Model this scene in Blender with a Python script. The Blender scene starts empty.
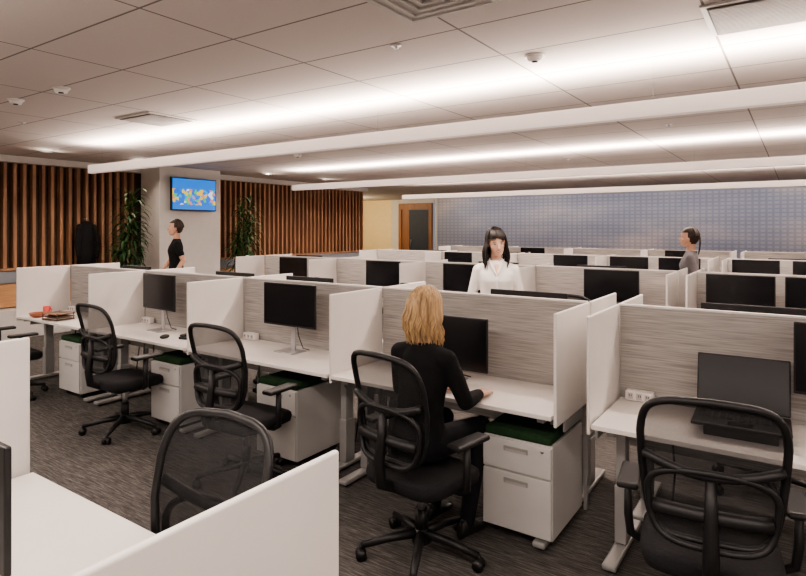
import bpy, bmesh, math, random
from mathutils import Vector, Matrix, Euler
random.seed(7)
scene = bpy.context.scene
COL = scene.collection
H = 2.85

# ------------------------------------------------------------------ materials
def newmat(name):
    m = bpy.data.materials.new(name); m.use_nodes = True
    nt = m.node_tree; b = nt.nodes["Principled BSDF"]
    return m, nt, b

def mat(name, col, rough=0.5, metal=0.0, var=0.06, scale=(8, 8, 8), bump=0.0, spec=0.5, emit=None, estr=0.0):
    m, nt, b = newmat(name)
    tc = nt.nodes.new("ShaderNodeTexCoord"); mp = nt.nodes.new("ShaderNodeMapping")
    mp.inputs["Scale"].default_value = scale
    n = nt.nodes.new("ShaderNodeTexNoise"); n.inputs["Scale"].default_value = 1.0; n.inputs["Detail"].default_value = 3
    r = nt.nodes.new("ShaderNodeValToRGB")
    r.color_ramp.elements[0].position = 0.3; r.color_ramp.elements[1].position = 0.7
    r.color_ramp.elements[0].color = tuple(c * (1 - var) for c in col) + (1,)
    r.color_ramp.elements[1].color = tuple(min(1, c * (1 + var)) for c in col) + (1,)
    L = nt.links.new
    L(tc.outputs["Object"], mp.inputs["Vector"]); L(mp.outputs[0], n.inputs["Vector"])
    L(n.outputs["Fac"], r.inputs[0]); L(r.outputs[0], b.inputs["Base Color"])
    b.inputs["Roughness"].default_value = rough; b.inputs["Metallic"].default_value = metal
    b.inputs["Specular IOR Level"].default_value = spec
    if bump:
        bp = nt.nodes.new("ShaderNodeBump"); bp.inputs["Strength"].default_value = bump; bp.inputs["Distance"].default_value = 0.01
        L(n.outputs["Fac"], bp.inputs["Height"]); L(bp.outputs[0], b.inputs["Normal"])
    if emit:
        b.inputs["Emission Color"].default_value = tuple(emit) + (1,); b.inputs["Emission Strength"].default_value = estr
    return m

M_white = mat("white_laminate", (0.82, 0.785, 0.75), 0.35, var=0.02)
M_divider = mat("white_divider", (0.78, 0.75, 0.72), 0.3, var=0.02)
M_spine = mat("grey_woven_panel", (0.40, 0.38, 0.36), 0.8, var=0.30, scale=(4, 4, 150), bump=0.2)
M_leg = mat("silver_paint", (0.45, 0.45, 0.44), 0.4, metal=0.4, var=0.03)
M_ped = mat("pedestal_white", (0.66, 0.65, 0.63), 0.4, var=0.02)
M_green = mat("green_cushion", (0.012, 0.045, 0.014), 0.9, var=0.25, scale=(60, 60, 60), bump=0.3)
M_black = mat("black_plastic", (0.010, 0.010, 0.011), 0.45, var=0.1)
M_fabric = mat("black_fabric", (0.010, 0.010, 0.012), 0.95, var=0.3, scale=(90, 90, 90), bump=0.2)
M_screen = mat("dark_screen", (0.006, 0.006, 0.008), 0.22, var=0.05)
M_silver = mat("brushed_silver", (0.55, 0.55, 0.56), 0.3, metal=0.8, var=0.05)
M_cable = mat("steel_cable", (0.05, 0.045, 0.04), 0.9, var=0.05, spec=0.1)
M_wall = mat("white_wall", (0.68, 0.65, 0.62), 0.8, var=0.02)
M_wood = mat("slat_wood", (0.38, 0.205, 0.115), 0.5, var=0.3, scale=(6, 14, 1.2))
M_slatback = mat("slat_backing", (0.085, 0.062, 0.047), 0.8, var=0.1)
M_bench = mat("light_wood", (0.50, 0.28, 0.14), 0.5, var=0.15, scale=(1, 2, 30))
M_bluegrey = mat("bluegrey_band", (0.25, 0.27, 0.30), 0.7, var=0.04)
M_yellow = mat("warm_cream_wall", (0.82, 0.68, 0.40), 0.8, var=0.03)
M_door = mat("door_blue_grey", (0.03, 0.042, 0.065), 0.6, var=0.1)
M_doorwood = mat("door_frame_wood", (0.28, 0.12, 0.05), 0.5, var=0.2, scale=(8, 8, 1))
M_fixture = mat("fixture_white", (0.8, 0.76, 0.73), 0.5, var=0.01, emit=(1, 0.85, 0.77), estr=0.20)
M_leaf = mat("leaf_green", (0.03, 0.085, 0.022), 0.45, var=0.45, scale=(20, 20, 20))
M_stem = mat("plant_cane", (0.16, 0.11, 0.06), 0.8, var=0.3, scale=(10, 10, 50))
M_pot = mat("pot_grey", (0.25, 0.25, 0.25), 0.6)
M_soil = mat("soil", (0.03, 0.02, 0.015), 1.0, var=0.3)
M_vent = mat("vent_metal", (0.55, 0.52, 0.5), 0.5)
M_ventdark = mat("vent_dark", (0.13, 0.12, 0.115), 0.8)
M_skin = mat("skin", (0.60, 0.35, 0.245), 0.5, var=0.06, scale=(20, 20, 20))
M_skin2 = mat("skin_light", (0.66, 0.41, 0.30), 0.55, var=0.05, scale=(20, 20, 20))
M_lip = mat("lips", (0.42, 0.09, 0.07), 0.4)
M_teeth = mat("teeth", (0.85, 0.82, 0.78), 0.3)
M_eye = mat("eye_white", (0.7, 0.7, 0.68), 0.3)
M_iris = mat("iris", (0.02, 0.012, 0.008), 0.2)
M_blackhair = mat("black_hair", (0.012, 0.008, 0.006), 0.4, var=0.5, scale=(80, 80, 6))
M_brownhair = mat("dark_brown_hair", (0.03, 0.016, 0.01), 0.4, var=0.4, scale=(80, 80, 6))
M_blonde = mat("blonde_hair", (0.48, 0.32, 0.165), 0.42, var=0.45, scale=(70, 70, 7))
M_blouse = mat("white_blouse", (0.80, 0.77, 0.74), 0.7, var=0.04, scale=(12, 12, 5), bump=0.6)
M_blksweater = mat("black_sweater", (0.009, 0.009, 0.010), 0.9, var=0.2, scale=(20, 20, 20), bump=0.4, spec=0.25)
M_pants = mat("dark_trousers", (0.010, 0.010, 0.013), 0.85, var=0.2, scale=(14, 14, 8), bump=0.3, spec=0.25)
M_greytee = mat("grey_top", (0.16, 0.15, 0.16), 0.85, var=0.1)
M_shoe = mat("black_shoe", (0.012, 0.012, 0.012), 0.35)
M_bowl = mat("terracotta_bowl", (0.35, 0.12, 0.06), 0.5)
M_rack = mat("walnut_rack", (0.12, 0.06, 0.03), 0.5, var=0.2)
M_paper = mat("paper", (0.75, 0.74, 0.7), 0.8, var=0.02)
M_mug = mat("mug_ceramic", (0.6, 0.1, 0.08), 0.3)

def mesh_mat():
    m, nt, b = newmat("chair_mesh")
    b.inputs["Base Color"].default_value = (0.012, 0.012, 0.013, 1); b.inputs["Roughness"].default_value = 0.8
    tc = nt.nodes.new("ShaderNodeTexCoord"); n = nt.nodes.new("ShaderNodeTexNoise"); n.inputs["Scale"].default_value = 220
    mr = nt.nodes.new("ShaderNodeMapRange"); mr.inputs["To Min"].default_value = 0.24; mr.inputs["To Max"].default_value = 0.34
    t = nt.nodes.new("ShaderNodeBsdfTransparent"); mx = nt.nodes.new("ShaderNodeMixShader")
    L = nt.links.new
    L(tc.outputs["Object"], n.inputs["Vector"]); L(n.outputs["Fac"], mr.inputs["Value"]); L(mr.outputs[0], mx.inputs[0])
    L(b.outputs[0], mx.inputs[1]); L(t.outputs[0], mx.inputs[2])
    L(mx.outputs[0], nt.nodes["Material Output"].inputs[0])
    return m
M_mesh = mesh_mat()

def line_mask(nt, sock, period, width, offset=0.0):
    L = nt.links.new
    a = nt.nodes.new("ShaderNodeMath"); a.operation = 'ADD'; a.inputs[1].default_value = offset + 1000 * period
    d = nt.nodes.new("ShaderNodeMath"); d.operation = 'DIVIDE'; d.inputs[1].default_value = period
    f = nt.nodes.new("ShaderNodeMath"); f.operation = 'FRACT'
    c = nt.nodes.new("ShaderNodeMath"); c.operation = 'LESS_THAN'; c.inputs[1].default_value = width / period
    L(sock, a.inputs[0]); L(a.outputs[0], d.inputs[0]); L(d.outputs[0], f.inputs[0]); L(f.outputs[0], c.inputs[0])
    return c.outputs[0]

def ceiling_mat():
    m, nt, b = newmat("ceiling_tiles"); L = nt.links.new
    tc = nt.nodes.new("ShaderNodeTexCoord"); sp = nt.nodes.new("ShaderNodeSeparateXYZ")
    L(tc.outputs["Object"], sp.inputs[0])
    mx = line_mask(nt, sp.outputs["X"], 1.22, 0.014, 0.42)
    my = line_mask(nt, sp.outputs["Y"], 0.61, 0.014, 0.1)
    o = nt.nodes.new("ShaderNodeMath"); o.operation = 'MAXIMUM'; L(mx, o.inputs[0]); L(my, o.inputs[1])
    n = nt.nodes.new("ShaderNodeTexNoise"); n.inputs["Scale"].default_value = 90; L(tc.outputs["Object"], n.inputs["Vector"])
    r = nt.nodes.new("ShaderNodeValToRGB")
    r.color_ramp.elements[0].color = (0.60, 0.545, 0.515, 1); r.color_ramp.elements[1].color = (0.66, 0.60, 0.57, 1)
    L(n.outputs["Fac"], r.inputs[0])
    mix = nt.nodes.new("ShaderNodeMix"); mix.data_type = 'RGBA'
    L(o.outputs[0], mix.inputs["Factor"]); L(r.outputs[0], mix.inputs[6]); mix.inputs[7].default_value = (0.2, 0.18, 0.17, 1)
    L(mix.outputs[2], b.inputs["Base Color"]); b.inputs["Roughness"].default_value = 0.9
    return m
M_ceiling = ceiling_mat()

def carpet_mat():
    m, nt, b = newmat("striated_carpet"); L = nt.links.new
    tc = nt.nodes.new("ShaderNodeTexCoord")
    mp = nt.nodes.new("ShaderNodeMapping"); mp.inputs["Scale"].default_value = (7, 90, 1)
    n = nt.nodes.new("ShaderNodeTexNoise"); n.inputs["Scale"].default_value = 1; n.inputs["Detail"].default_value = 5; n.inputs["Roughness"].default_value = 0.75
    n2 = nt.nodes.new("ShaderNodeTexNoise"); n2.inputs["Scale"].default_value = 260
    L(tc.outputs["Object"], mp.inputs[0]); L(mp.outputs[0], n.inputs["Vector"]); L(tc.outputs["Object"], n2.inputs["Vector"])
    r = nt.nodes.new("ShaderNodeValToRGB")
    e = r.color_ramp.elements; e[0].position = 0.34; e[1].position = 0.68
    e[0].color = (0.055, 0.051, 0.048, 1); e[1].color = (0.26, 0.245, 0.23, 1)
    e2 = r.color_ramp.elements.new(0.5); e2.color = (0.12, 0.113, 0.107, 1)
    L(n.outputs["Fac"], r.inputs[0])
    mix = nt.nodes.new("ShaderNodeMix"); mix.data_type = 'RGBA'; mix.blend_type = 'MULTIPLY'; mix.inputs["Factor"].default_value = 0.6
    r2 = nt.nodes.new("ShaderNodeValToRGB"); r2.color_ramp.elements[0].position = 0.35; r2.color_ramp.elements[1].position = 0.6
    r2.color_ramp.elements[0].color = (0.5, 0.5, 0.5, 1)
    L(n2.outputs["Fac"], r2.inputs[0]); L(r.outputs[0], mix.inputs[6]); L(r2.outputs[0], mix.inputs[7])
    L(mix.outputs[2], b.inputs["Base Color"]); b.inputs["Roughness"].default_value = 1.0; b.inputs["Specular IOR Level"].default_value = 0.1
    bp = nt.nodes.new("ShaderNodeBump"); bp.inputs["Strength"].default_value = 0.4; bp.inputs["Distance"].default_value = 0.005
    L(n2.outputs["Fac"], bp.inputs["Height"]); L(bp.outputs[0], b.inputs["Normal"])
    return m
M_carpet = carpet_mat()

def mural_mat():
    m, nt, b = newmat("cloud_mural"); L = nt.links.new
    tc = nt.nodes.new("ShaderNodeTexCoord"); sp = nt.nodes.new("ShaderNodeSeparateXYZ"); L(tc.outputs["Object"], sp.inputs[0])
    mp = nt.nodes.new("ShaderNodeMapping"); mp.inputs["Scale"].default_value = (0.30, 1, 0.85); mp.inputs["Location"].default_value = (1.7, 0, 0.4)
    n = nt.nodes.new("ShaderNodeTexNoise"); n.inputs["Scale"].default_value = 1.1; n.inputs["Detail"].default_value = 5
    L(tc.outputs["Object"], mp.inputs[0]); L(mp.outputs[0], n.inputs["Vector"])
    mr = nt.nodes.new("ShaderNodeMapRange"); mr.inputs["From Min"].default_value = -1.4; mr.inputs["From Max"].default_value = 1.4
    mr.inputs["To Min"].default_value = -.05; mr.inputs["To Max"].default_value = .07; L(sp.outputs["Z"], mr.inputs["Value"])
    ad = nt.nodes.new("ShaderNodeMath"); ad.operation = 'ADD'; L(n.outputs["Fac"], ad.inputs[0]); L(mr.outputs[0], ad.inputs[1])
    r = nt.nodes.new("ShaderNodeValToRGB"); e = r.color_ramp.elements
    e[0].position = 0.42; e[1].position = 0.70
    e[0].color = (0.36, 0.375, 0.455, 1); e[1].color = (0.62, 0.565, 0.57, 1)
    x = r.color_ramp.elements.new(0.55); x.color = (0.42, 0.43, 0.495, 1)
    L(ad.outputs[0], r.inputs[0])
    mx = line_mask(nt, sp.outputs["X"], 0.17, 0.06); mz = line_mask(nt, sp.outputs["Z"], 0.115, 0.045)
    o = nt.nodes.new("ShaderNodeMath"); o.operation = 'MAXIMUM'; L(mx, o.inputs[0]); L(mz, o.inputs[1])
    mix = nt.nodes.new("ShaderNodeMix"); mix.data_type = 'RGBA'; mix.blend_type = 'MULTIPLY'
    mul = nt.nodes.new("ShaderNodeMath"); mul.operation = 'MULTIPLY'; mul.inputs[1].default_value = 0.8; L(o.outputs[0], mul.inputs[0])
    L(mul.outputs[0], mix.inputs["Factor"]); L(r.outputs[0], mix.inputs[6]); mix.inputs[7].default_value = (0.72, 0.75, 0.84, 1)
    L(mix.outputs[2], b.inputs["Base Color"]); b.inputs["Roughness"].default_value = 0.9
    return m
M_mural = mural_mat()

def tv_mat():
    m, nt, b = newmat("tv_picture"); L = nt.links.new
    tc = nt.nodes.new("ShaderNodeTexCoord"); sp = nt.nodes.new("ShaderNodeSeparateXYZ"); L(tc.outputs["Object"], sp.inputs[0])
    v = nt.nodes.new("ShaderNodeTexVoronoi"); v.inputs["Scale"].default_value = 17; L(tc.outputs["Object"], v.inputs["Vector"])
    r = nt.nodes.new("ShaderNodeValToRGB"); r.color_ramp.interpolation = 'CONSTANT'
    sepc = nt.nodes.new("ShaderNodeSeparateColor"); L(v.outputs["Color"], sepc.inputs[0])
    els = r.color_ramp.elements
    els[0].position = 0; els[0].color = (0.01, 0.16, 0.75, 1); els[1].position = 0.3; els[1].color = (0.85, 0.6, 0.05, 1)
    for p, c in ((0.42, (0.01, 0.22, 0.8, 1)), (0.52, (0.1, 0.6, 0.15, 1)), (0.64, (0.8, 0.25, 0.2, 1)), (0.74, (0.8, 0.8, 0.85, 1)), (0.85, (0.02, 0.4, 0.85, 1))):
        q = els.new(p); q.color = c
    L(sepc.outputs[0], r.inputs[0])
    a = nt.nodes.new("ShaderNodeMath"); a.operation = 'ABSOLUTE'
    s = nt.nodes.new("ShaderNodeMath"); s.operation = 'ADD'; s.inputs[1].default_value = 0.05
    c = nt.nodes.new("ShaderNodeMath"); c.operation = 'LESS_THAN'; c.inputs[1].default_value = 0.15
    L(sp.outputs["Z"], s.inputs[0]); L(s.outputs[0], a.inputs[0]); L(a.outputs[0], c.inputs[0])
    mix = nt.nodes.new("ShaderNodeMix"); mix.data_type = 'RGBA'
    L(c.outputs[0], mix.inputs["Factor"]); mix.inputs[6].default_value = (0.01, 0.2, 0.75, 1); L(r.outputs[0], mix.inputs[7])
    b.inputs["Base Color"].default_value = (0.01, 0.01, 0.01, 1)
    L(mix.outputs[2], b.inputs["Emission Color"]); b.inputs["Emission Strength"].default_value = 0.9
    return m
M_tv = tv_mat()

# ------------------------------------------------------------------ mesh builder
class MB:
    def __init__(s): s.bm = bmesh.new(); s.mats = []
    def idx(s, m):
        if m not in s.mats: s.mats.append(m)
        return s.mats.index(m)
    def merge(s, t, m, smooth=False):
        i = s.idx(m)
        for f in t.faces: f.material_index = i; f.smooth = smooth
        me = bpy.data.meshes.new("tmp"); t.to_mesh(me); t.free(); s.bm.from_mesh(me); bpy.data.meshes.remove(me)
    def box(s, c, size, m, bev=0.0, rot=None, segs=2):
        t = bmesh.new(); bmesh.ops.create_cube(t, size=1.0)
        bmesh.ops.scale(t, vec=Vector(size), verts=t.verts)
        if bev: bmesh.ops.bevel(t, geom=list(t.edges), offset=min(bev, min(size) * 0.45), segments=segs, affect='EDGES', profile=0.5)
        M = Matrix.Translation(Vector(c)) @ (rot.to_4x4() if rot is not None else Matrix())
        bmesh.ops.transform(t, matrix=M, verts=t.verts)
        s.merge(t, m, False)
    def cyl(s, p0, p1, r0, m, r1=None, segs=16):
        p0 = Vector(p0); p1 = Vector(p1); r1 = r0 if r1 is None else r1
        d = p1 - p0; t = bmesh.new()
        bmesh.ops.create_cone(t, cap_ends=True, segments=segs, radius1=r0, radius2=r1, depth=d.length)
        q = Vector((0, 0, 1)).rotation_difference(d.normalized())
        bmesh.ops.transform(t, matrix=Matrix.Translation((p0 + p1) / 2) @ q.to_matrix().to_4x4(), verts=t.verts)
        s.merge(t, m, True)
    def ball(s, c, r, m, rot=None, u=16, v=10):
        t = bmesh.new(); bmesh.ops.create_uvsphere(t, u_segments=u, v_segments=v, radius=1.0)
        if not hasattr(r, '__len__'): r = (r, r, r)
        bmesh.ops.scale(t, vec=Vector(r), verts=t.verts)
        M = Matrix.Translation(Vector(c)) @ (rot.to_4x4() if rot is not None else Matrix())
        bmesh.ops.transform(t, matrix=M, verts=t.verts); s.merge(t, m, True)
    def rings(s, rings, m, cap=True, closed=False, smooth=True):
        t = bmesh.new(); R = [[t.verts.new(p) for p in ring] for ring in rings]
        n = len(R[0]); k = len(R)
        for i in range(k if closed else k - 1):
            a = R[i]; b = R[(i + 1) % k]
            for j in range(n): t.faces.new((a[j], a[(j + 1) % n], b[(j + 1) % n], b[j]))
        if cap and not closed:
            t.faces.new(R[0][::-1]); t.faces.new(R[-1])
        bmesh.ops.recalc_face_normals(t, faces=t.faces); s.merge(t, m, smooth)
    def tube(s, pts, r, m, closed=False, segs=8, flat=1.0, up=None):
        pts = [Vector(p) for p in pts]; n = len(pts)
        if not hasattr(r, '__len__'): r = [r] * n
        out = []; prev = None
        for i, p in enumerate(pts):
            if closed: d = pts[(i + 1) % n] - pts[i - 1]
            else: d = pts[min(i + 1, n - 1)] - pts[max(i - 1, 0)]
            d.normalize()
            ref = Vector(up) if up is not None else (prev if prev is not None else (Vector((0, 0, 1)) if abs(d.z) < 0.9 else Vector((0, 1, 0))))
            a = ref - d * ref.dot(d)
            if a.length < 1e-4: a = Vector((1, 0, 0)) - d * d.x
            a.normalize(); b = d.cross(a); prev = a
            out.append([p + a * math.cos(2 * math.pi * j / segs) * r[i] * flat + b * math.sin(2 * math.pi * j / segs) * r[i] for j in range(segs)])
        s.rings(out, m, closed=closed)
    def limb(s, pts, r, m):
        P = []; Rr = []
        for i in range(len(pts) - 1):
            a = Vector(pts[i]); b = Vector(pts[i + 1])
            for k in range(5):
                t = k / 5; P.append(a.lerp(b, t)); Rr.append(r[i] * (1 - t) + r[i + 1] * t)
        P.append(Vector(pts[-1])); Rr.append(r[-1])
        s.tube(P, Rr, m, segs=14)
        for p, q in zip(pts, r): s.ball(p, q, m)
    def surf(s, f, nu, nv, m, smooth=True):
        t = bmesh.new(); V = [[t.verts.new(f(i / nu, j / nv)) for j in range(nv + 1)] for i in range(nu + 1)]
        for i in range(nu):
            for j in range(nv): t.faces.new((V[i][j], V[i + 1][j], V[i + 1][j + 1], V[i][j + 1]))
        s.merge(t, m, smooth)
    def mesh(s, name):
        me = bpy.data.meshes.new(name); s.bm.to_mesh(me); s.bm.free()
        for m in s.mats: me.materials.append(m)
        return me
    def obj(s, name, loc=(0, 0, 0), rz=0.0, parent=None):
        return place(s.mesh(name), name, loc, rz, parent)

def place(me, name, loc=(0, 0, 0), rz=0.0, parent=None):
    o = bpy.data.objects.new(name, me); COL.objects.link(o)
    o.location = loc; o.rotation_euler = (0, 0, math.radians(rz))
    if parent: o.parent = parent
    return o

def slab(name, lo, hi, m):
    b = MB(); lo = Vector(lo); hi = Vector(hi); b.box((lo + hi) / 2 * 0, hi - lo, m); return b.obj(name, (lo + hi) / 2)

# ------------------------------------------------------------------ room shell
XL, XR, YB, YF = -10.5, 5.0, -4.0, 19.6
slab("floor", (-15.8, YB - .2, -0.1), (XR + .2, YF + .2, 0), M_carpet)
b = MB(); b.box((-5.3, 7.8, H + .05), (21, 24.2, .1), M_ceiling); b.obj("ceiling")
slab("wall_back", (-11.75, YF, 0), (XR, YF + 0.15, H), M_mural)
b = MB()
b.box((-13.75, YF + .075, H / 2), (0.35, 0.15, H), M_wall)
b.box((-12.75, YF + .075, 2.775), (1.7, 0.15, 0.15), M_wall)
b.box((-11.8, YF + .075, H / 2), (0.1, 0.15, H), M_wall)
b.obj("wall_door_surround")
slab("wall_hall", (-15.8, YF, 0), (-13.93, YF + 0.15, H), M_yellow)
slab("wall_hall_side", (-15.8, 13.3, 0), (-15.6, YF, H), M_yellow)
slab("wall_hall_near", (-15.6, 13.1, 0), (-10.62, 13.3, H), M_wall)
slab("wall_right", (XR, YB, 0), (XR + 0.15, YF, H), M_wall)
slab("wall_front", (XL, YB - 0.15, 0), (XR, YB, H), M_wall)
slab("wall_left", (XL - .12, YB, 0), (XL, 13.3, H), M_slatback)
slab("trim_bulkhead", (XL + .002, YB, 2.745), (XL + .2, 13.3, H - .001), M_wall)
b = MB()
def slats(y0, y1):
    y = y0
    while y < y1:
        b.box((XL + 0.075, y, 1.9), (0.11, 0.05, 1.68), M_wood); y += 0.142
    b.box((XL + 0.079, (y0 + y1) / 2, 1.04), (0.15, y1 - y0, 0.04), M_wood)
slats(YB + .1, 6.2); slats(7.75, 13.25)
b.obj("wood_slat_screen")
b = MB()
for y0, y1 in ((YB + .1, 6.25), (7.72, 13.2)):
    b.box((XL + 0.12, (y0 + y1) / 2, 0.92), (0.2, y1 - y0, 0.18), M_bluegrey)
    b.box((XL + 0.14, (y0 + y1) / 2, 0.64), (0.24, y1 - y0, 0.36), M_bench)
    b.box((XL + 0.3, (y0 + y1) / 2, 0.22), (0.58, y1 - y0, 0.44), M_wall, bev=0.01)
b.obj("banquette_bench")
slab("column", (XL + 0.205, 6.3, 0), (-9.7, 7.65, H), M_wall)
b = MB()
b.box((0, 0, 0), (0.05, 1.0, 0.62), M_black, bev=0.008); b.box((0.027, 0, 0), (0.004, 0.96, 0.58), M_tv)
b.box((-0.05, 0, 0), (0.06, 0.3, 0.3), M_black)
b.obj("wall_television", (-9.615, 6.97, 2.34))
b = MB()
b.box((-.72, 0, 1.34), (0.14, 0.12, 2.68), M_doorwood); b.box((.72, 0, 1.34), (0.14, 0.12, 2.68), M_doorwood)
b.box((0, 0, 2.56), (1.3, 0.12, 0.24), M_doorwood)
b.box((-.48, 0.02, 1.22), (0.36, 0.06, 2.44), M_doorwood)
b.box((.18, 0, 1.22), (0.92, 0.06, 2.42), M_door, bev=0.006)
b.cyl((-.18, -.06, .95), (-.18, -.06, 1.25), .012, M_silver)
b.box((-.18, -.03, 1.0), (.02, .05, .02), M_silver); b.box((-.18, -.03, 1.2), (.02, .05, .02), M_silver)
b.obj("door_1", (-12.75, YF - 0.02, 0))
slab("baseboard_back", (-11.75, YF - 0.015, 0), (XR, YF, 0.1), M_bluegrey)
slab("baseboard_column", (-9.7, 6.3, 0), (-9.685, 7.65, 0.1), M_bluegrey)

# ------------------------------------------------------------------ pendant lights
def area(name, loc, sx, sy, rot, power, col, parent, shape='RECTANGLE'):
    l = bpy.data.lights.new(name, 'AREA'); l.shape = shape; l.size = sx; l.size_y = sy
    l.energy = power; l.color = col
    o = bpy.data.objects.new(name, l); COL.objects.link(o); o.location = loc; o.rotation_euler = rot; o.parent = parent
    return o
PL = 12.2
bm_ = MB()
bm_.box((0, 0, 0.055), (PL, 0.075, 0.11), M_fixture, bev=0.004)
for i in range(6):
    x = -PL / 2 + 0.3 + i * (PL - 0.6) / 5
    bm_.cyl((x, 0, 0.11), (x, 0, H - 2.45 - 0.002), 0.0005, M_cable, segs=5)
pm = bm_.mesh("linear_pendant_light")
WU = (1, 0.84, 0.745); WD = (1, 0.87, 0.79)
for i, (y, x0, up, dn) in enumerate(((-2.6, -8.05, 60, 160), (0.6, -8.05, 55, 135), (4.2, -8.08, 290, 105), (8.4, -8.4, 290, 105), (12.6, -8.6, 290, 105))):  # first two pendants are out of view, added to fill the dark foreground
    p = place(pm, "linear_pendant_light", (x0 + PL / 2, y, 2.45))
    area("uplight", (0, 0, 0.13), PL - .1, 0.05, (math.pi, 0, 0), up, WU, p)
    area("downlight", (0, 0, -0.003), PL - .1, 0.05, (0, 0, 0), dn, WD, p)
b = MB(); b.box((0, 0, -.012), (15.5, .08, .022), M_fixture)
mw = b.obj("mural_fill_washer", (-3.6, 18.3, H))  # strip fitting and its lamp added to brighten the mural
area("fill_wash", (0, .05, -.05), 15.2, .05, (math.radians(50), 0, 0), 75, (1, .9, .84), mw)
b = MB(); b.cyl((0, 0, -.02), (0, 0, -.001), .12, M_fixture)
hl = b.obj("hall_downlight", (-14.2, 16.8, H))
l = bpy.data.lights.new("hall_lamp", 'POINT'); l.energy = 130; l.color = (1, .82, .58); l.shadow_soft_size = .15
o = bpy.data.objects.new("hall_lamp", l); COL.objects.link(o); o.location = (0, 0, -.25); o.parent = hl
b = MB(); b.cyl((0, 0, -.008), (0, 0, -.001), .085, M_fixture, segs=24)
wm = b.mesh("slat_fill_washer")
for y in (.6, 2.4, 4.2, 5.7, 8.6, 10.4, 12.2):  # ceiling discs with lamps, added to lift the slat wall brightness
    w_ = place(wm, "slat_fill_washer", (-9.35, y, H))
    area("fill_wash", (0, 0, -.012), .12, .12, (0, math.radians(-32), 0), 22, (1, .84, .7), w_, 'DISK')

# ------------------------------------------------------------------ ceiling fittings
def vent(name, loc, sx, sy, n, four=False):
    b = MB(); b.box((0, 0, -.008), (sx, sy, .014), M_vent, bev=.003)
    b.box((0, 0, -.017), (sx - .06, sy - .06, .004), M_vent if four else M_ventdark)
    if four:
        for k in range(4):
            q = (sx - .1) * (1 - k * .25) / 2
            for s_ in (-1, 1):
                b.box((0, s_ * q, -.024 - .002 * k), (2 * q, .02, .012), M_vent); b.box((s_ * q, 0, -.024 - .002 * k), (.02, 2 * q, .012), M_vent)
    else:
        for i in range(n): b.box((0, -sy / 2 + .05 + (sy - .1) * i / (n - 1), -.022), (sx - .08, .008, .008), M_vent)
    b.obj(name, loc)
vent("ceiling_air_diffuser", (-1.5, 2.40, H), .6, .6, 0, True)
vent("ceiling_return_grille", (-.12, 3.62, H), .62, .55, 22)
vent("ceiling_return_grille", (-5.6, 3.6, H), .62, .55, 22)
def det():
    b = MB(); b.cyl((0, 0, -.012), (0, 0, -.001), .065, M_white, r1=.07, segs=24); b.cyl((0, 0, -.04), (0, 0, -.012), .045, M_white, r1=.055, segs=24)
    b.cyl((0, 0, -.046), (0, 0, -.04), .02, M_black, segs=12); return b.mesh("smoke_detector")
dm = det()
for x, y in ((-5.0, 2.36), (-5.8, 2.35), (-1.46, 3.7), (-6.5, 6.6)): place(dm, "smoke_detector", (x, y, H))
b = MB(); b.cyl((0, 0, -.006), (0, 0, -.001), .035, M_white); b.cyl((0, 0, -.02), (0, 0, -.006), .01, M_silver, segs=8); b.cyl((0, 0, -.023), (0, 0, -.019), .016, M_silver, segs=12)
sm = b.mesh("fire_sprinkler")
for x, y in ((-2.1, 3.0), (-4.6, 5.9), (-1.2, 7.0), (-7.0, 2.9), (-3.2, 9.6)): place(sm, "fire_sprinkler", (x, y, H))

# ------------------------------------------------------------------ furniture meshes
DW = 1.53; DD = 0.585
def desk_mesh():
    b = MB()
    b.box((DW / 2, -DD / 2 - .02, .7175), (DW - .035, DD, .025), M_white, bev=.004)
    for x in (.095, DW - .095):
        b.box((x, -.3, .39), (.05, .085, .58), M_leg, bev=.006)
        b.box((x, -.3, .2), (.062, .1, .3), M_leg, bev=.006)
        b.box((x, -.3, .032), (.07, .56, .03), M_leg, bev=.01)
        for y in (-.53, -.07): b.cyl((x, y, 0), (x, y, .02), .02, M_black, segs=10)
        b.box((x, -.3, .685), (.04, .5, .035), M_leg, bev=.004)
    b.box((DW / 2, -.3, .675), (DW - .25, .05, .04), M_leg)
    b.box((DW / 2, -.07, .63), (DW - .3, .09, .05), M_leg)
    b.tube([(.3, -.1, .62), (.32, -.12, .4), (.3, -.08, .2), (.34, -.1, .01)], .006, M_black, segs=6)
    return b.mesh("office_desk")
def divider_mesh(h0=.67, h1=1.26):
    b = MB(); b.box((0, -.305, (h0 + h1) / 2), (.018, .575, h1 - h0), M_divider, bev=.007, segs=3)
    b.box((0, -.3, .64), (.012, .3, .06), M_leg)
    return b.mesh("desk_divider")
def spine_mesh():
    b = MB(); b.box((DW / 2, 0, .855), (DW - .02, .028, .8), M_spine, bev=.006)
    b.box((DW / 2, 0, 1.257), (DW - .02, .03, .01), M_divider)
    for x in (.02, DW - .02): b.box((x, 0, .43), (.02, .026, .83), M_leg)
    return b.mesh("privacy_panel")
def pedestal_mesh():
    b = MB()
    b.box((0, .25, .3), (.4, .5, .5), M_ped, bev=.006)
    for z0, z1 in ((.06, .37), (.38, .545)):
        b.box((0, -.008, (z0 + z1) / 2), (.392, .018, z1 - z0), M_ped, bev=.004)
        b.box((0, -.019, z1 - .045), (.14, .006, .028), M_leg, bev=.003); b.box((0, -.021, z1 - .052), (.12, .006, .012), M_vent)
    b.box((0, .245, .575), (.39, .5, .05), M_green, bev=.018, segs=3)
    b.cyl((.15, -.022, .52), (.15, -.016, .52), .009, M_silver, segs=10)
    for x in (-.15, .15):
        for y in (.06, .44):
            b.cyl((x - .012, y, .027), (x + .012, y, .027), .027, M_black, segs=14); b.box((x, y, .045), (.03, .04, .02), M_black)
    return b.mesh("file_pedestal")
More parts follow.
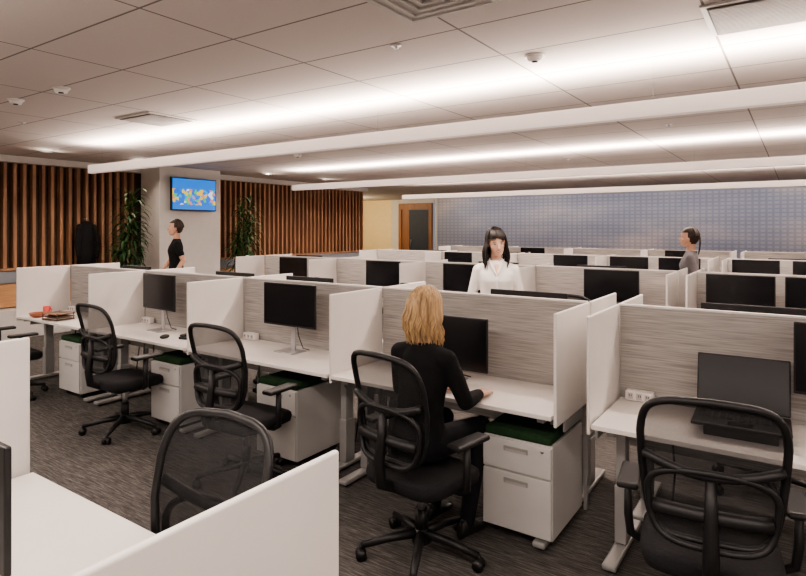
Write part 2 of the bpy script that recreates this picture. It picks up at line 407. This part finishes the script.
def monitor_mesh(zb, w=.56, h=.335):
    b = MB()
    b.box((0, 0, zb + h / 2), (w, .018, h), M_black, bev=.005); b.box((0, -.0095, zb + h / 2 + .004), (w - .016, .002, h - .022), M_screen)
    b.box((0, .02, zb + h / 2), (w * .5, .03, h * .5), M_black, bev=.01)
    b.box((0, .045, (zb + h * .5) / 2 + .003), (.05, .012, zb + h * .5), M_silver, bev=.004)
    b.box((0, .01, .0045), (.2, .16, .008), M_silver, bev=.003)
    b.tube([(0.02, .05, zb + .1), (.03, .07, zb * .6), (.06, .09, .02), (.1, .12, .006)], .004, M_black, segs=6)
    return b.mesh("computer_monitor")

def chair_mesh():
    b = MB()
    def bk(x, z):
        t = (z - .56) / .54
        y = -.255 + .025 * math.cos((t - .3) * 3.0) - .06 * t * t
        return Vector((x, y + .55 * x * x, z))
    def halfw(t):
        t = max(0, min(1, t))
        return .195 + .042 * math.sin(min(1, t * 1.5) * math.pi / 2) - .012 * max(0, t - .7) / .3
    def outline(scale_w, z0, z1, n=64, e=6.5):
        pts = []
        for i in range(n):
            a = 2 * math.pi * i / n; c, s_ = math.cos(a), math.sin(a)
            px = math.copysign(abs(c) ** (2 / e), c); pz = math.copysign(abs(s_) ** (2 / e), s_)
            z = (z0 + z1) / 2 + pz * (z1 - z0) / 2
            t = (z - .56) / .54
            pts.append(bk(px * halfw(t) * scale_w, z + .025 * (1 - px * px) * (1 if pz > 0 else 0)))
        return pts
    b.tube(outline(1.0, .56, 1.065), .0145, M_black, closed=True, segs=8)
    e = 6.5
    def f(u, v):
        pz = 2 * v - 1; z = .8125 + (1.065 - .56) / 2 * (pz * .995)
        t = (z - .56) / .54; lim = max(0, 1 - abs(pz * .995) ** e) ** (1 / e)
        px = (2 * u - 1) * lim
        return bk(px * halfw(t) * .99, z + .025 * (1 - px * px) * max(0, (v - .5) * 2) ** 3)
    b.surf(f, 14, 28, M_mesh)
    def off(p, d): return Vector((p.x, p.y - d, p.z))
    low = [off(p, .03) for p in outline(.95, .55, .80, e=4.0)]
    b.tube(low, .013, M_black, closed=True, segs=8)
    b.tube([off(bk(x * .228, .81 + .05 * x * x), .022) for x in [i / 6 - 1 for i in range(13)]], .019, M_black, segs=8)
    b.tube([off(bk(x * .19, .665), .028) for x in [i / 4 - 1 for i in range(9)]], .028, M_black, segs=8)
    b.tube([(0, -.05, .4), (0, -.19, .41), (0, -.29, .46), (0, -.305, .56), (0, -.285, .68), (0, -.28, .80)], [.03, .03, .03, .028, .024, .018], M_black, segs=10)
    def seat(z, sc):
        out = []
        for i in range(40):
            a = 2 * math.pi * i / 40; c, s_ = math.cos(a), math.sin(a)
            px = math.copysign(abs(c) ** .45, c); py = math.copysign(abs(s_) ** .45, s_)
            out.append(Vector((px * .25 * sc, .01 + py * .24 * sc, z - .02 * max(0, py) ** 3)))
        return out
    b.rings([seat(.385, .86), seat(.4, .97), seat(.43, 1.0), seat(.455, .985), seat(.466, .93), seat(.47, .8)], M_fabric)
    b.box((0, 0, .375), (.28, .3, .04), M_black, bev=.015)
    b.cyl((0, 0, .12), (0, 0, .24), .032, M_black); b.cyl((0, 0, .22), (0, 0, .37), .02, M_silver)
    b.cyl((0, 0, .07), (0, 0, .14), .05, M_black, r1=.036)
    for i in range(5):
        a = 2 * math.pi * (i / 5) + .3; c, s_ = math.cos(a), math.sin(a)
        b.tube([(c * .03, s_ * .03, .115), (c * .17, s_ * .17, .1), (c * .315, s_ * .315, .072)], [.026, .022, .017], M_black, segs=8)
        p = Vector((c * .315, s_ * .315, 0)); tq = Vector((-s_, c, 0))
        b.cyl(p + Vector((0, 0, .045)), p + Vector((0, 0, .075)), .01, M_black, segs=8)
        for sg in (-1, 1):
            q = p + tq * .018 * sg + Vector((0, 0, .028)); b.cyl(q - tq * .009, q + tq * .009, .028, M_black, segs=14)
        b.ball(p + Vector((0, 0, .043)), (.026, .026, .018), M_black)
    for sg in (-1, 1):
        b.tube([(sg * .1, .02, .385), (sg * .24, .02, .39), (sg * .292, .01, .42), (sg * .3, 0, .5), (sg * .3, 0, .64)], [.02, .02, .022, .022, .019], M_black, segs=8, flat=.8)
        b.box((sg * .295, .02, .655), (.085, .25, .028), M_black, bev=.013, segs=3)
    return b.mesh("office_chair")

desk_m = desk_mesh(); div_m = divider_mesh(); divlow_m = divider_mesh(.6, 1.165); spine_m = spine_mesh(); ped_m = pedestal_mesh(); chair_m = chair_mesh()
mon_hi = monitor_mesh(.2); mon_lo = monitor_mesh(.075)

LEFT = [-1.04 - DW * (k + 1) for k in range(4)]
RIGHT = [-.87 + DW * k for k in range(3)]
SP = {'A': 3.5, 'B': 6.53, 'C': 9.56, 'D': 12.6}
def bench(y, lefts):
    for x in lefts:
        place(spine_m, "privacy_panel", (x, y, 0))
        place(desk_m, "office_desk", (x, y, 0))
        place(desk_m, "office_desk", (x + DW, y, 0), 180)
    xs = sorted(set([round(x, 3) for x in lefts] + [round(x + DW, 3) for x in lefts]))
    for x in xs:
        place(div_m, "desk_divider", (x, y, 0))
        place(div_m, "desk_divider", (x, y, 0), 180)
for k, y in SP.items():
    bench(y, LEFT); bench(y, RIGHT)

def mon(m, x, y, rz=0): place(m, "computer_monitor", (x, y, .7305), rz)
mon(mon_lo, -1.86, 3.24, 0); mon(mon_hi, -3.3, 3.26, 0); mon(mon_hi, -5.0, 3.24, -4)
mon(mon_hi, .255, 3.27, 0)
for x in (-1.55, -3.6, -4.6, -6.3, -.2, .9): mon(mon_hi, x, 3.8, 180)
for x in (-6.2, -4.55, -3.35, -1.62, -.46, .17, 1.9): mon(mon_hi, x, 6.2)
for x in (-6.5, -3.2, -1.9, .5): mon(mon_hi, x, 6.86, 180)
for x in (-5.1, -3.05, -2.15, -1.45, -.5, .2, 1.8): mon(mon_hi, x, 9.24)
for x in (-6.0, -4.3, -.1): mon(mon_hi, x, 9.9, 180)
for x in (-4.9, -1.9, .4): mon(mon_hi, x, 12.28)
b = MB()
b.box((0, 0, .025), (.30, .22, .05), M_black, bev=.006)
b.box((0, -.01, .06), (.40, .27, .016), M_black, bev=.005)
for r in range(4):
    for c in range(12): b.box((-.165 + c * .03, -.03 + r * .028, .069), (.025, .022, .004), M_fabric)
b.box((0, -.10, .0685), (.1, .06, .002), M_screen)
rt = Euler((math.radians(-14), 0, 0)).to_matrix()
b.box(Vector((0, .125, .068)) + rt @ Vector((0, 0, .135)), (.40, .009, .265), M_black, bev=.004, rot=rt)
b.box(Vector((0, .1195, .068)) + rt @ Vector((0, 0, .137)), (.385, .002, .245), M_screen, rot=rt)
b.obj("laptop", (-.23, 3.17, .7305), 2)

for x in (-1.27, -3.12, -4.46, -6.08, 1.7):
    place(ped_m, "file_pedestal", (x, 2.96, 0))
for y in (6.53, 9.56, 12.6):
    for x in (-6.3, -4.8, -3.2, -1.5, .3, 1.8):
        place(ped_m, "file_pedestal", (x, y - .56, 0))

def chair(x, y, rz=0): return place(chair_m, "office_chair", (x, y, 0), rz)
chair(-1.63, 2.56, -10)
chair(-.30, 2.60, 8)
chair(-3.08, 2.64, 2)
chair(-4.68, 2.72, 0)
chair(-6.55, 2.6, -4)
chair(-1.52, .93, 184)
for x in (-6.4, -4.7, -3.4, -1.75, 0.0, 1.5):
    chair(x, 5.55, random.uniform(-30, 30))
    chair(x + .2, 8.62, random.uniform(-30, 30))
    chair(x - .1, 11.6, random.uniform(-30, 30))
for x in (-6.4, -4.6, -.2, 1.5): chair(x, 4.42, 180 + random.uniform(-25, 25))

NY = .28
place(desk_m, "office_desk", (-.94, NY, 0), 180).scale = (1.6 / DW, 1.33, 1)
place(spine_m, "privacy_panel", (-2.54, NY, 0)).scale = (1.6 / DW, 1, 1)
place(divlow_m, "desk_divider", (-.925, NY, 0), 180).scale = (1, 1.34, 1)
place(div_m, "desk_divider", (-2.57, NY, 0), 180).scale = (1, 1.37, 1)
place(desk_m, "office_desk", (-4.1 + 1.52, NY, 0), 180).scale = (1, 1.33, 1); place(spine_m, "privacy_panel", (-4.1, NY, 0))
mon(mon_lo, -1.95, .66, 180)

def outlet():
    b = MB(); b.box((0, 0, .03), (.15, .06, .058), M_white, bev=.01)
    for x in (-.045, 0, .045): b.box((x, -.0305, .03), (.028, .003, .034), M_vent, bev=.001)
    for x in (-.05, -.04, .0, .01, .04, .05): b.box((x, -.0325, .034), (.003, .002, .012), M_black)
    return b.mesh("desk_power_outlet")
om = outlet()
for x, y in ((-.74, 3.44), (-3.95, 3.44), (-5.5, 3.44), (-7.0, 3.44)): place(om, "desk_power_outlet", (x, y, .7305))
b = MB(); b.ball((0, 0, .016), (.032, .055, .018), M_black); b.obj("computer_mouse", (-4.62, 3.05, .729), 20)
b = MB()
for k in range(3): b.box((0, 0, .01 + .028 * k), (.26, .2, .008), M_rack, bev=.002)
for sx in (-.12, .12):
    for sy in (-.09, .09): b.cyl((sx, sy, 0), (sx, sy, .075), .005, M_rack, segs=6)
b.box((0, 0, .018), (.21, .16, .006), M_paper)
b.obj("letter_tray", (-6.5, 3.04, .7305), 8)
def mugm(m):
    b = MB(); b.rings([[Vector((r * math.cos(a * math.pi / 10), r * math.sin(a * math.pi / 10), z)) for a in range(20)] for r, z in ((.034, 0), (.038, .01), (.038, .09), (.034, .09), (.032, .012))], m)
    b.tube([(.036 + .026 * math.sin(t * math.pi / 8), 0, .02 + .055 * t / 8) for t in range(9)], .005, m, segs=6)
    return b.mesh("coffee_mug")
place(mugm(M_mug), "coffee_mug", (-7.0, 3.15, .7305), 30)
b = MB(); b.rings([[Vector((r * math.cos(a * math.pi / 12), r * math.sin(a * math.pi / 12), z)) for a in range(24)] for r, z in ((.04, 0), (.07, .02), (.085, .05), (.08, .05), (.06, .02), (.02, .012))], M_bowl)
b.obj("snack_bowl", (-6.85, 2.99, .7305))
b = MB(); b.box((0, 0, .012), (.16, .2, .022), M_black, bev=.006); b.box((-.05, 0, .032), (.045, .19, .02), M_black, bev=.008)
for i in range(4):
    for j in range(3): b.box((.01 + .022 * j, -.05 + .024 * i, .025), (.014, .014, .005), M_silver)
b.obj("desk_telephone", (-4.42, 3.2, .7305), 15)

# ------------------------------------------------------------------ plants
def plant(name, loc, height, seed):
    rnd = random.Random(seed); b = MB()
    b.rings([[Vector((r * math.cos(a * math.pi / 14), r * math.sin(a * math.pi / 14), z)) for a in range(28)] for r, z in ((.13, 0), (.15, .02), (.18, .38), (.165, .38), (.16, .34))], M_pot)
    b.cyl((0, 0, .3), (0, 0, .345), .16, M_soil)
    for k in range(6):
        a0 = k * 1.256 + rnd.random(); top = height * (1.0, .84, .7, .58, .92, .78)[k] - .16
        base = Vector((.06 * math.cos(a0), .06 * math.sin(a0), .34)); tip = Vector((.14 * math.cos(a0), .14 * math.sin(a0), top))
        b.tube([base, base.lerp(tip, .5) + Vector((.015, 0, 0)), tip], [.016, .013, .01], M_stem, segs=8)
        nl = 40
        for i in range(nl):
            t = i / nl; org = base.lerp(tip, 1 - .5 * (1 - t)); a = i * 2.4 + rnd.random(); Ln = rnd.uniform(.3, .48)
            el = math.radians(25 + 45 * t + rnd.uniform(-8, 8)); w = .022
            d = Vector((math.cos(a), math.sin(a), 0)); side = Vector((-math.sin(a), math.cos(a), 0))
            P = []; p = org.copy(); n = 7
            for s_ in range(n + 1):
                P.append(p.copy()); p = p + (d * math.cos(el) + Vector((0, 0, math.sin(el)))) * Ln / n; el -= math.radians(19)
            def f(u, v, P=P, side=side, w=w, n=n):
                i_ = min(n, int(round(v * n))); ww = w * math.sin(math.pi * (0.12 + .88 * v)) ** .7 if v < 1 else .0005
                return P[i_] + side * ww * (2 * u - 1) + Vector((0, 0, -.006 * (1 - abs(2 * u - 1))))
            b.surf(f, 2, n, M_leaf)
    b.obj(name, loc)
plant("potted_dracaena", (-9.66, 5.66, 0), 2.42, 1)
plant("potted_dracaena", (-9.66, 8.2, 0), 2.45, 2)

b = MB()
rr = []
for z, rx, ry in ((0, .03, .03), (-.05, .09, .05), (-.1, .14, .07), (-.3, .14, .08), (-.55, .15, .09), (-.74, .16, .09)):
    rr.append([Vector((ry * math.cos(t * math.pi / 12) * (1 + .12 * math.sin(t * 2.1)), rx * math.sin(t * math.pi / 12) * (1 + .06 * math.sin(t * 3)), z)) for t in range(24)])
b.rings(rr, M_fabric)
for sg in (-1, 1): b.limb([(0, sg * .12, -.1), (.03, sg * .17, -.38), (.05, sg * .15, -.62)], [.05, .045, .04], M_fabric)
b.tube([(-.1, 0, .05), (-.02, 0, .02), (0, 0, .05)], .008, M_silver, segs=6)
b.obj("hanging_coat", (XL + .27, 5.25, 1.82))

# ------------------------------------------------------------------ people
def add_remesh(o, vox, sm=4):
    r = o.modifiers.new("union", 'REMESH'); r.mode = 'VOXEL'; r.voxel_size = vox; r.use_smooth_shade = True
    s_ = o.modifiers.new("soft", 'SMOOTH'); s_.factor = .6; s_.iterations = sm

def hand(b, wrist, d, nrm, thumb, m, curl=18, sc=1.0):
    w = Vector(wrist); d = Vector(d).normalized(); nrm = Vector(nrm); nrm = (nrm - d * nrm.dot(d)).normalized()
    side = d.cross(nrm); side = side if side.dot(Vector(thumb)) > 0 else -side
    rr = []
    for t, hw, th in ((-.02, .024, .019), (.0, .025, .018), (.025, .034, .016), (.06, .040, .015), (.085, .039, .012), (.092, .034, .008)):
        c = w + d * t * sc
        rr.append([c + side * math.cos(a * math.pi / 8) * hw * sc + nrm * math.sin(a * math.pi / 8) * th * sc for a in range(16)])
    b.rings(rr, m)
    for i, (o_, L_) in enumerate(((.029, .072), (.010, .080), (-.010, .074), (-.028, .058))):
        p = w + d * (.078 - .004 * abs(i - 1)) * sc + side * o_ * sc; ang = math.radians(curl * .4)
        pts = [p]; rad = [.0092 * sc]
        for k, fr in enumerate((.45, .3, .25)):
            dd = (d * math.cos(ang) - nrm * math.sin(ang) + side * (o_ * 2.2)).normalized(); p = p + dd * L_ * fr * sc
            pts.append(p); rad.append((.0086, .0078, .0066)[k] * sc); ang += math.radians(curl)
        b.limb(pts, rad, m)
    p = w + d * .018 * sc + side * .024 * sc; t1 = (d * .62 + side * .7 - nrm * .3).normalized(); t2 = (d * .85 + side * .35 - nrm * .35).normalized()
    b.limb([p, p + t1 * .042 * sc, p + t1 * .042 * sc + t2 * .032 * sc, p + t1 * .042 * sc + t2 * .055 * sc], [.014 * sc, .0115 * sc, .0095 * sc, .008 * sc], m)

def build_head(skin, face, c, R, m, smile=False, hairm=None):
    c = Vector(c)
    def T(p): return c + R @ Vector(p)
    prof = [(-.114, .018, .055, .018), (-.106, .032, .05, .034), (-.09, .045, .04, .052), (-.068, .055, .026, .067), (-.04, .063, .014, .08), (-.01, .069, .004, .089), (.02, .073, -.003, .095),
            (.05, .073, -.006, .095), (.078, .065, -.008, .084), (.098, .048, -.008, .063), (.11, .027, -.008, .036), (.115, .008, -.008, .01)]
    skin.rings([[T((rx * math.cos(a * math.pi / 14), cy + ry * math.sin(a * math.pi / 14), z)) for a in range(28)] for z, rx, cy, ry in prof], m)
    skin.rings([[T((hw * math.cos(a * math.pi / 5), y + hw * .9 * math.sin(a * math.pi / 5), z)) for a in range(10)] for z, y, hw in ((.012, .088, .006), (-.01, .096, .008), (-.028, .106, .011), (-.036, .104, .012), (-.042, .094, .009))], m)
    for sg in (-1, 1):
        skin.ball(T((sg * .03, .07, .018)), (.022, .018, .008), m, R); skin.ball(T((sg * .036, .060, -.03)), (.022, .022, .02), m, R)
        skin.ball(T((sg * .074, -.005, -.008)), (.009, .017, .031), m, R)
        face.ball(T((sg * .031, .0835, .0)), (.0135, .008, .0065), M_eye, R); face.ball(T((sg * .031, .0895, .0)), (.0055, .004, .0055), M_iris, R)
        face.tube([T((sg * (.031 + x), .0905 - abs(x) * .22, .0065 - x * x * 22)) for x in (-.014, -.007, 0, .007, .014)], .0018, M_iris, segs=6)
        face.tube([T((sg * (.031 + x), .0905 - max(0, x) * .55, .021 - x * x * 14)) for x in (-.016, -.008, 0, .008, .016)], .0022, hairm or M_blackhair, segs=6)
    k = .35 if smile else .08
    def mouth(dz, amp, n=9, w=.024 if smile else .02): return [T((x * w, .0935 - abs(x) ** 2 * .012, -.062 + dz + k * .02 * x * x + amp * (1 - x * x))) for x in [i / 4 - 1 for i in range(n)]]
    face.tube(mouth(.003, .001), .0034, M_lip, segs=6); face.tube(mouth(-.003, -.005 if smile else -.002), .0042, M_lip, segs=6)
    if smile: face.tube(mouth(0, -.002), .0032, M_teeth, segs=6)

def hair_cap(b, c, R, m, g=.012, yface=.05, zface=.045):
    c = Vector(c); t = bmesh.new(); bmesh.ops.create_uvsphere(t, u_segments=32, v_segments=24, radius=1)
    for v in t.verts: v.co = Vector((v.co.x * (.074 + g), v.co.y * (.097 + g) - .008, v.co.z * (.105 + g) + .012))
    dl = [v for v in t.verts if (v.co.y > yface - (zface - v.co.z) * .35 and v.co.z < zface) or v.co.z < -.085]
    bmesh.ops.delete(t, geom=dl, context='VERTS')
    bmesh.ops.transform(t, matrix=Matrix.Translation(c) @ R.to_4x4(), verts=t.verts); b.merge(t, m, True)

def strands(b, c, R, m, n, length, r=.006, amin=50, wave=.01, seed=0, flare=.25, curl=18, back=0.0, g=.014, part=.01):
    rnd = random.Random(seed); c = Vector(c)
    for i in range(n):
        a = math.radians(amin + (360 - 2 * amin) * (i + rnd.random()) / n)
        layer = rnd.uniform(0, .012); L_ = length * rnd.uniform(.82, 1.05)
        pts = []
        for k in range(7):
            ph = math.radians(8 + 82 * k / 6)
            pts.append(Vector(((.074 + g + layer) * math.sin(ph) * math.sin(a) + part * (1 - k / 6), (.097 + g + layer) * math.sin(ph) * math.cos(a) - .008, (.105 + g + layer) * math.cos(ph) + .012)))
        pts = [c + R @ p for p in pts]
        rad = [r * .6, r * .8] + [r] * 5
        e = pts[-1]; out = (e - c); out.z = 0; ph0 = math.sin(i * .35) * 1.6 + rnd.uniform(-.5, .5); nn = 12
        for k in range(1, nn + 1):
            t = k / nn
            w = wave * min(1, t * 2)
            q = e + out * (flare * math.sin(t * math.pi * .75)) + Vector((w * math.sin(curl * t * length + ph0), w * math.cos(curl * .8 * t * length + ph0) - back * t, -L_ * t))
            pts.append(q); rad.append(r * (1 - .75 * max(0, t - .55) / .45))
        b.tube(pts, rad, m, segs=6)

def person(name, loc, rz, dz=0.0, lean=0.0, sc=1.0, width=1.0, J=None, top=M_blksweater, skinm=M_skin, hairm=M_blackhair, shoe=M_shoe, headrot=(0, 0, 0), smile=False, seated=False, short=False, headoff=(0, 0, 0), hairfn=None, hem=.84, vneck=False):
    root = bpy.data.objects.new(name, None); COL.objects.link(root); root.location = loc; root.rotation_euler = (0, 0, math.radians(rz)); root.scale = (sc, sc, sc)
    def sp(z): return (z - .9) * lean
    T = MB()
    prof = [(.84, 0, .165, .118), (.92, 0, .166, .114), (.98, 0, .155, .105), (1.06, 0, .138, .096), (1.15, .004, .142, .102), (1.24, .012, .153, .112), (1.30, .004, .158, .102), (1.345, -.003, .145, .084), (1.38, -.006, .11, .068), (1.405, -.008, .075, .060), (1.42, -.008, .058, .052)]
    prof = [p for p in prof if p[0] >= hem]
    T.rings([[Vector((rx * width * math.cos(a * math.pi / 16), cy + sp(z) + ry * math.sin(a * math.pi / 16), z + dz)) for a in range(32)] for z, cy, rx, ry in prof], top)
    S = MB()
    nb = Vector((0, sp(1.4) - .008, 1.385 + dz))
    for s_ in ('L', 'R'):
        sh, el, wr = [Vector(q) for q in (J[s_ + 'sh'], J[s_ + 'el'], J[s_ + 'wr'])]
        sh = sh - Vector((0, 0, .03)); sh.x *= .985
        sgn = -1 if s_ == 'L' else 1
        T.limb([nb + Vector((sgn * .035, -.005, -.012)), nb.lerp(sh, .55) + Vector((0, -.002, .004)), sh], [.044, .047, .052], top)
        if short:
            mid = sh.lerp(el, .6); T.limb([sh, mid], [.054, .05], top); S.limb([sh.lerp(el, .4), el, wr], [.043, .037, .025], skinm)
        else:
            T.limb([sh, sh.lerp(el, .5), el, el.lerp(wr, .35), wr - (wr - el).normalized() * .02], [.052, .049, .043, .042, .032], top)
        hand(S, wr, J[s_ + 'hd'], J[s_ + 'hn'], J[s_ + 'ht'], skinm, curl=J.get('curl', 20))
    B = MB()
    bp = [(.80, .15, .11), (.86, .166, .118), (.93, .166, .114), (1.0, .150, .1)]
    if seated: bp = [(.83, .15, .12), (.88, .172, .13), (.95, .16, .115), (1.0, .15, .1)]
    B.rings([[Vector((rx * width * math.cos(a * math.pi / 16), sp(z) + ry * math.sin(a * math.pi / 16), z + dz)) for a in range(32)] for z, rx, ry in bp], M_pants)
    for s_ in ('L', 'R'):
        h_, k_, a_ = [Vector(q) for q in (J[s_ + 'hip'], J[s_ + 'kn'], J[s_ + 'an'])]
        B.limb([h_, h_.lerp(k_, .5), k_, k_.lerp(a_, .3), a_], [.088, .076, .058, .056, .042], M_pants)
        to = Vector(J[s_ + 'toe']); ft = (to - a_); ft.z = 0; ft.normalize(); sd = Vector((-ft.y, ft.x, 0))
        K = MB(); base = Vector((a_.x, a_.y, a_.z - .075)); pit = J.get(s_ + 'pitch', 0.0)
        def fp(t, w, hgt):
            c_ = base + ft * t; zz = base.z + (t * -pit if pit else 0)
            zz = max(zz, 0.001)
            return [c_ * 1 + sd * math.cos(q * math.pi / 8) * w + Vector((0, 0, zz - c_.z + hgt / 2 + math.sin(q * math.pi / 8) * hgt / 2)) for q in range(16)]
        K.rings([fp(-.07, .018, .05), fp(-.055, .03, .085), fp(-.02, .036, .10), fp(.03, .038, .085), (fp(.09, .044, .058)), fp(.14, .042, .045), fp(.175, .028, .034), fp(.185, .012, .024)], shoe)
        K.limb([a_ + Vector((0, 0, .01)), base + Vector((0, 0, .05))], [.038, .036], shoe)
        ko = K.obj("shoe_" + s_, parent=root); add_remesh(ko, .006, 2)
    hc = Vector((0, sp(1.585) + .012, 1.585 + dz)) + Vector(headoff)
    R = Euler([math.radians(q) for q in headrot], 'XYZ').to_matrix()
    S.limb([nb, hc + R @ Vector((0, -.022, -.055))], [.05, .047], skinm)
    if vneck:
        S.rings([[Vector((hw * math.cos(a * math.pi / 6), y + .012 * math.sin(a * math.pi / 6), z + dz)) for a in range(12)] for z, y, hw in ((1.30, .104, .004), (1.33, .088, .016), (1.36, .073, .028), (1.39, .055, .038), (1.42, .034, .036))], skinm)
    F = MB(); build_head(S, F, hc, R, skinm, smile, hairm)
    so = S.obj("head_and_hands", parent=root); add_remesh(so, .0038, 3)
    F.obj("face_features", parent=root)
    to_ = T.obj("top_garment", parent=root); add_remesh(to_, .009, 5)
    bo = B.obj("trousers", parent=root); add_remesh(bo, .01, 5)
    Hh = MB(); hairfn(Hh, hc, R); Hh.obj("hair", parent=root)
    return root, hc, R

Js = dict(Lsh=(-.165, .045, 1.045), Lel=(-.225, .12, .79), Lwr=(-.12, .36, .765), Lhd=(.25, 1, -.03), Lhn=(0, 0, 1), Lht=(1, 0, 0),
          Rsh=(.165, .045, 1.045), Rel=(.225, .12, .79), Rwr=(.15, .37, .765), Rhd=(-.2, 1, -.03), Rhn=(0, 0, 1), Rht=(-1, 0, 0), curl=14,
          Lhip=(-.09, .02, .565), Lkn=(-.13, .42, .565), Lan=(-.12, .30, .085), Ltoe=(-.13, .5, 0),
          Rhip=(.09, .02, .565), Rkn=(.12, .43, .565), Ran=(.14, .26, .085), Rtoe=(.16, .5, 0))
def blonde(b, c, R):
    hair_cap(b, c, R, M_blonde, g=.006)
    strands(b, c, R, M_blonde, 230, .20, r=.005, amin=55, wave=.007, seed=4, flare=.02, curl=40, g=.003)
    strands(b, c, R, M_blonde, 90, .17, r=.0045, amin=60, wave=.009, seed=9, flare=.09, curl=45, g=.006)
person("seated_woman", (-1.68, 2.60, 0), -6, dz=-.33, lean=.12, J=Js, top=M_blksweater, skinm=M_skin2, hairm=M_blonde, headrot=(-10, 0, -6), seated=True, headoff=(-.02, .0, .0), hairfn=blonde)

Jw = dict(Lsh=(-.162, 0, 1.36), Lel=(-.22, -.02, 1.09), Lwr=(-.13, .15, .93), Lhd=(.6, .7, -.2), Lhn=(-.3, .4, 1), Lht=(0, 0, 1),
          Rsh=(.162, 0, 1.36), Rel=(.22, -.02, 1.09), Rwr=(.13, .15, .93), Rhd=(-.6, .7, -.2), Rhn=(.3, .4, 1), Rht=(0, 0, 1), curl=22,
          Lhip=(-.085, 0, .88), Lkn=(-.095, .02, .48), Lan=(-.1, -.01, .085), Ltoe=(-.12, .2, 0),
          Rhip=(.085, 0, .88), Rkn=(.095, .02, .48), Ran=(.1, -.01, .085), Rtoe=(.12, .2, 0))
def longblack(b, c, R):
    hair_cap(b, c, R, M_blackhair, g=.010, yface=.055, zface=.05)
    strands(b, c, R, M_blackhair, 150, .25, r=.0055, amin=66, wave=.009, seed=11, flare=.22, curl=24, g=.008)
    rnd = random.Random(5)
    for i in range(44):
        x = -.056 + .112 * i / 43; P = []
        if abs(x - .008) < .004: continue
        for t in range(8):
            ph = math.radians(10 + (56 + 380 * abs(x - .008) + rnd.uniform(-4, 4)) * t / 7); P.append(c + R @ Vector((x * (.35 + .95 * math.sin(ph)) + rnd.uniform(-.001, .001), .110 * math.sin(ph) * math.sqrt(max(.1, 1 - (x / .08) ** 2)) - .006, .118 * math.cos(ph) + .012)))
        b.tube(P, [.004, .0045, .0045, .0045, .004, .003, .002, .001], M_blackhair, segs=6)
r_, hc, R = person("standing_woman", (-2.25, 4.78, 0), -152, J=Jw, top=M_blouse, skinm=M_skin2, hairm=M_blackhair, headrot=(-13, 7, 8), smile=True, hairfn=longblack, lean=.02, sc=.995, vneck=True)
b = MB()
for sg in (-1, 1):
    b.tube([(sg * .004, .122, 1.29), (sg * .026, .103, 1.335), (sg * .046, .078, 1.38), (sg * .058, .03, 1.415), (sg * .045, -.04, 1.43), (0, -.062, 1.432)], [.009, .014, .016, .015, .013, .013], M_blouse, segs=8, flat=.5)
b.tube([(0, .122, 1.29), (0, .128, 1.24), (0, .115, 1.15), (0, .105, 1.05), (0, .12, .92)], .011, M_blouse, segs=8, flat=.4)
b.obj("collar", parent=r_)

Jm = dict(Lsh=(-.185, 0, 1.365), Lel=(-.23, -.08, 1.10), Lwr=(-.22, .05, .88), Lhd=(0, .4, -1), Lhn=(-1, 0, 0), Lht=(0, 1, 0),
          Rsh=(.185, 0, 1.365), Rel=(.23, .05, 1.10), Rwr=(.21, .2, .92), Rhd=(0, .5, -1), Rhn=(1, 0, 0), Rht=(0, 1, 0), curl=26,
          Lhip=(-.09, 0, .88), Lkn=(-.09, .2, .5), Lan=(-.09, .22, .085), Ltoe=(-.1, .5, 0),
          Rhip=(.09, 0, .88), Rkn=(.09, .0, .47), Ran=(.09, -.27, .13), Rtoe=(.1, 0, 0), Rpitch=.25)
def shorthair(b, c, R):
    hair_cap(b, c, R, M_brownhair, g=.010, yface=.03, zface=.06)
    strands(b, c, R, M_brownhair, 60, .012, r=.006, amin=75, wave=.002, seed=2, flare=-.05, g=.008)
person("walking_man", (-8.35, 5.72, 0), 150, sc=1.075, width=1.12, J=Jm, top=M_blksweater, skinm=M_skin, hairm=M_brownhair, hairfn=shorthair, short=True)

Jr = dict(Jm); Jr.update(Lsh=(-.155, 0, 1.36), Rsh=(.155, 0, 1.36), Lel=(-.19, -.08, 1.10), Rel=(.19, .05, 1.10), Lwr=(-.18, .02, .87), Rwr=(.18, .18, .90))
def bun(b, c, R):
    hair_cap(b, c, R, M_brownhair, g=.012, yface=.035, zface=.055)
    strands(b, c, R, M_brownhair, 60, .03, r=.006, amin=80, wave=.002, seed=3, flare=-.1, g=.006)
    rnd = random.Random(8)
    for i in range(40):
        a = rnd.uniform(0, 6.28); q = rnd.uniform(0, .018)
        s0 = c + R @ Vector((q * math.cos(a), -.105, .0 + q * math.sin(a)))
        b.tube([s0, s0 + Vector((q * math.cos(a), -.02, -.015)), s0 + Vector((q * 1.6 * math.cos(a), -.024 + q * .5, -.07)), s0 + Vector((q * math.cos(a), -.012, -.14)), s0 + Vector((0, .0, -.2))], [.007, .008, .008, .007, .003], M_brownhair, segs=6)
person("walking_woman", (-1.12, 7.92, 0), 98, J=Jr, top=M_greytee, skinm=M_skin, hairm=M_brownhair, hairfn=bun, short=True)

# ------------------------------------------------------------------ world, camera
w = bpy.data.worlds.new("world"); scene.world = w; w.use_nodes = True
w.node_tree.nodes["Background"].inputs[0].default_value = (0.6, 0.65, 0.75, 1); w.node_tree.nodes["Background"].inputs[1].default_value = 0.3
cam = bpy.data.cameras.new("camera"); co = bpy.data.objects.new("camera", cam); COL.objects.link(co)
co.location = (0, 0, 1.7); co.rotation_euler = (math.radians(90), 0, math.radians(34.3))
cam.sensor_width = 36; cam.lens = 582 / 806 * 36; cam.shift_y = -60 / 806; cam.clip_start = 0.02
scene.camera = co
scene.view_settings.view_transform = 'AgX'
scene.view_settings.look = 'AgX - Medium High Contrast'
scene.view_settings.exposure = 0.3
